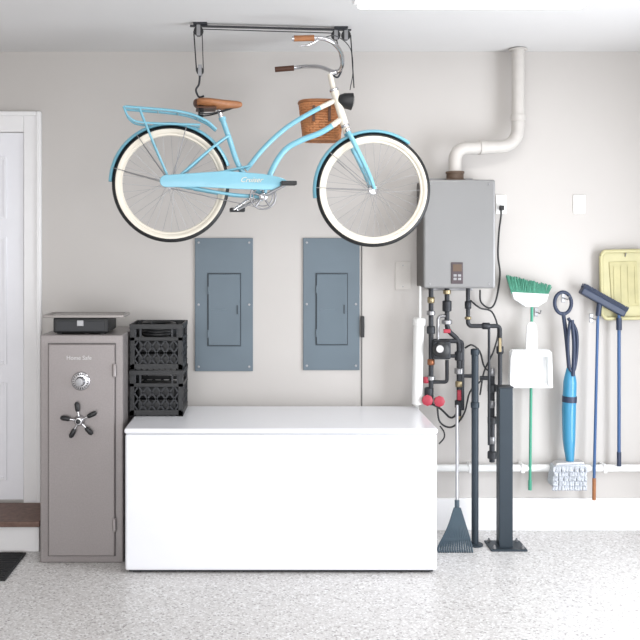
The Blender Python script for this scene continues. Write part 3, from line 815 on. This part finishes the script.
# wicker basket on the far side of the head tube
bx_c = B(326, 118)-N_*.16
L = []; hw, hd, hh = .135, .1, .115
def bpt(f, z_):
    th = f/4*2*math.pi; k = 1-.2*(1-(z_+hh)/(2*hh))
    ct, sn = math.cos(th), math.sin(th)
    a = math.copysign(abs(ct)**.7, ct)*hw; b__ = math.copysign(abs(sn)**.7, sn)*hd
    return bx_c+T*a*k+N_*b__*k+UP*z_
for r_ in range(16):
    z_ = -hh+2*hh*r_/15
    L.append(([bpt(i/8, z_)+(N_ if (i+r_) % 2 else -N_)*.002 for i in range(33)], .0075))
for i in range(32):
    L.append(([bpt(i/8, -hh), bpt(i/8, hh)], .006))
for i in range(12):
    f = -1+2*i/11
    w_ = math.sqrt(max(0, 1-(f*.9)**2))
    L.append(([bx_c+T*hw*.78*f-N_*hd*.8*w_-UP*hh, bx_c+T*hw*.78*f+N_*hd*.8*w_-UP*hh], .008))
tubes(g, 'wicker_basket', L, 'wick', 6)
tube(g, 'basket_rim', [bpt(i/8, hh) for i in range(33)], .011, 'leather', 8)
tube(g, 'basket_bracket', [B(337, 100), B(330, 103)-N_*.04, B(328, 106)-N_*.07], .006, 'blk', 8)
boxes(g, 'basket_straps', [bar(B(u, 104)-N_*.045, B(u, 120)-N_*.055, .016, .006, N_) for u in (315, 331)], 'leather_d', .001)

# ------------------------------------------------------------------ ceiling hoist
g = group('bike_ceiling_hoist', (.1, -.7, H))
hyl, hyr = -.76, -.66
zr = H-.018
p0 = Vector((X(190, hyl), hyl, zr)); p1 = Vector((X(351, hyr), hyr, zr))
boxes(g, 'rail', [bar(p0, p1, .008, .03, Vector((0, 1, 0)))], 'iron', .002)
boxes(g, 'ceiling_brackets', [boxv((p.x-.04, p.x+.04), (p.y-.025, p.y+.025), (H-.013, H)) for p in (p0+Vector((.06, 0, 0)), p1-Vector((.06, 0, 0)))], 'iron', .002)
def pulley(nm, c, r=.028):
    lathe(g, nm, [(r*.4, -.012), (r, -.011), (r*.8, -.003), (r*.8, .003), (r, .011), (r*.4, .012)], c, (0, 1, 0), 'blk', 20)
    boxes(g, nm+'_cage', [bar(c+Vector((0, s_*.016, .035)), c+Vector((0, s_*.016, -.03)), .022, .003) for s_ in (-1, 1)], 'steel', .001)
pa = p0+Vector((.05, 0, -.03)); pb = p1+Vector((-.09, 0, -.03)); pb2 = p1+Vector((-.03, 0, -.03))
pulley('pulley_l', pa); pulley('pulley_r', pb); pulley('pulley_r2', pb2)
pl = at(200, 71, yb_(200))
pulley('hook_pulley_l', pl, .022)
tubes(g, 'ropes', [([pa+Vector((-.028, 0, 0)), pl+Vector((-.02, 0, .0))], .0042), ([pa+Vector((.02, 0, 0)), pl+Vector((.02, 0, 0))], .003),
                   ([pa+Vector((0, 0, .012)), pb+Vector((0, 0, .012))], .003), ([pb2+Vector((.028, 0, 0)), B(354, 88)], .004),
                   ([pb+Vector((0, 0, 0)), B(341, 62)], .0035)], 'blk', 6)
tube(g, 'hook_l', [pl+Vector((0, 0, -.02)), B(199, 84), B(196, 90), B(199, 97), B(204, 96)], .006, 'iron', 8, smooth=True)
tube(g, 'hook_r', [B(341, 60), B(342, 68), B(338, 77), B(332, 75)], .006, 'iron', 8, smooth=True)

# ------------------------------------------------------------------ ceiling lamp
def lampfix(name, x0, x1, y0, y1, power):
    g = group(name, ((x0+x1)/2, (y0+y1)/2, H))
    box(g, 'housing', (x0, x1), (y0, y1), (H-.03, H-.001), 'trim', .004)
    box(g, 'diffuser', (x0+.02, x1-.02), (y0+.02, y1-.02), (H-.06, H-.03), 'lamp', .015)
    l = bpy.data.lights.new(name+'_light', 'AREA'); l.shape = 'RECTANGLE'; l.size = x1-x0-.06; l.size_y = y1-y0-.06
    l.energy = power; l.color = (1, .98, .95)
    o = bpy.data.objects.new(name+'_tube_light', l); scene.collection.objects.link(o)
    o.location = ((x0+x1)/2, (y0+y1)/2, H-.07); o.parent = g; o.matrix_parent_inverse = Matrix.Translation(g.location).inverted()
s_ = 189
lampfix('ceiling_light_fixture', (352-CX)/s_, (582-CX)/s_, -1.56, -1.25, 12)
lampfix('added_fill_fixture_1', .4, 1.7, -3.6, -3.3, 12)  # added fixture out of view, put in to light the room
lampfix('added_fill_fixture_2', -2.2, -.9, -3.6, -3.3, 8)  # another unseen fixture, added as extra light on the left

# ------------------------------------------------------------------ daylight
def area(name, loc, rot, sx, sy, e, col):
    l = bpy.data.lights.new(name, 'AREA'); l.shape = 'RECTANGLE'; l.size = sx; l.size_y = sy; l.energy = e; l.color = col
    o = bpy.data.objects.new(name, l); o.location = loc; o.rotation_euler = rot; scene.collection.objects.link(o); return o
area('daylight_garage_opening', (0, YB-.1, 1.4), (math.radians(90), 0, 0), 5.3, 2.7, 180, (.97, .975, 1))
area('daylight_side_door', (XR+.12, (OY0+OY1)/2, OZ/2), (math.radians(90), 0, math.radians(90)), 1.9, 2.2, 135, (.90, .94, 1))
w = bpy.data.worlds.new('sky'); scene.world = w; w.use_nodes = True
bg = w.node_tree.nodes['Background']; bg.inputs[0].default_value = (.93, .96, 1, 1); bg.inputs[1].default_value = .8

# ------------------------------------------------------------------ camera
cam = bpy.data.cameras.new('camera'); co = bpy.data.objects.new('camera', cam); scene.collection.objects.link(co)
co.location = (0, EYE_Y, EYE_Z); co.rotation_euler = (math.radians(90), 0, 0)
cam.sensor_width = 36; cam.lens = 36*FP/640
cam.shift_x = (320-CX)/640; cam.shift_y = (CY-320)/640
scene.camera = co
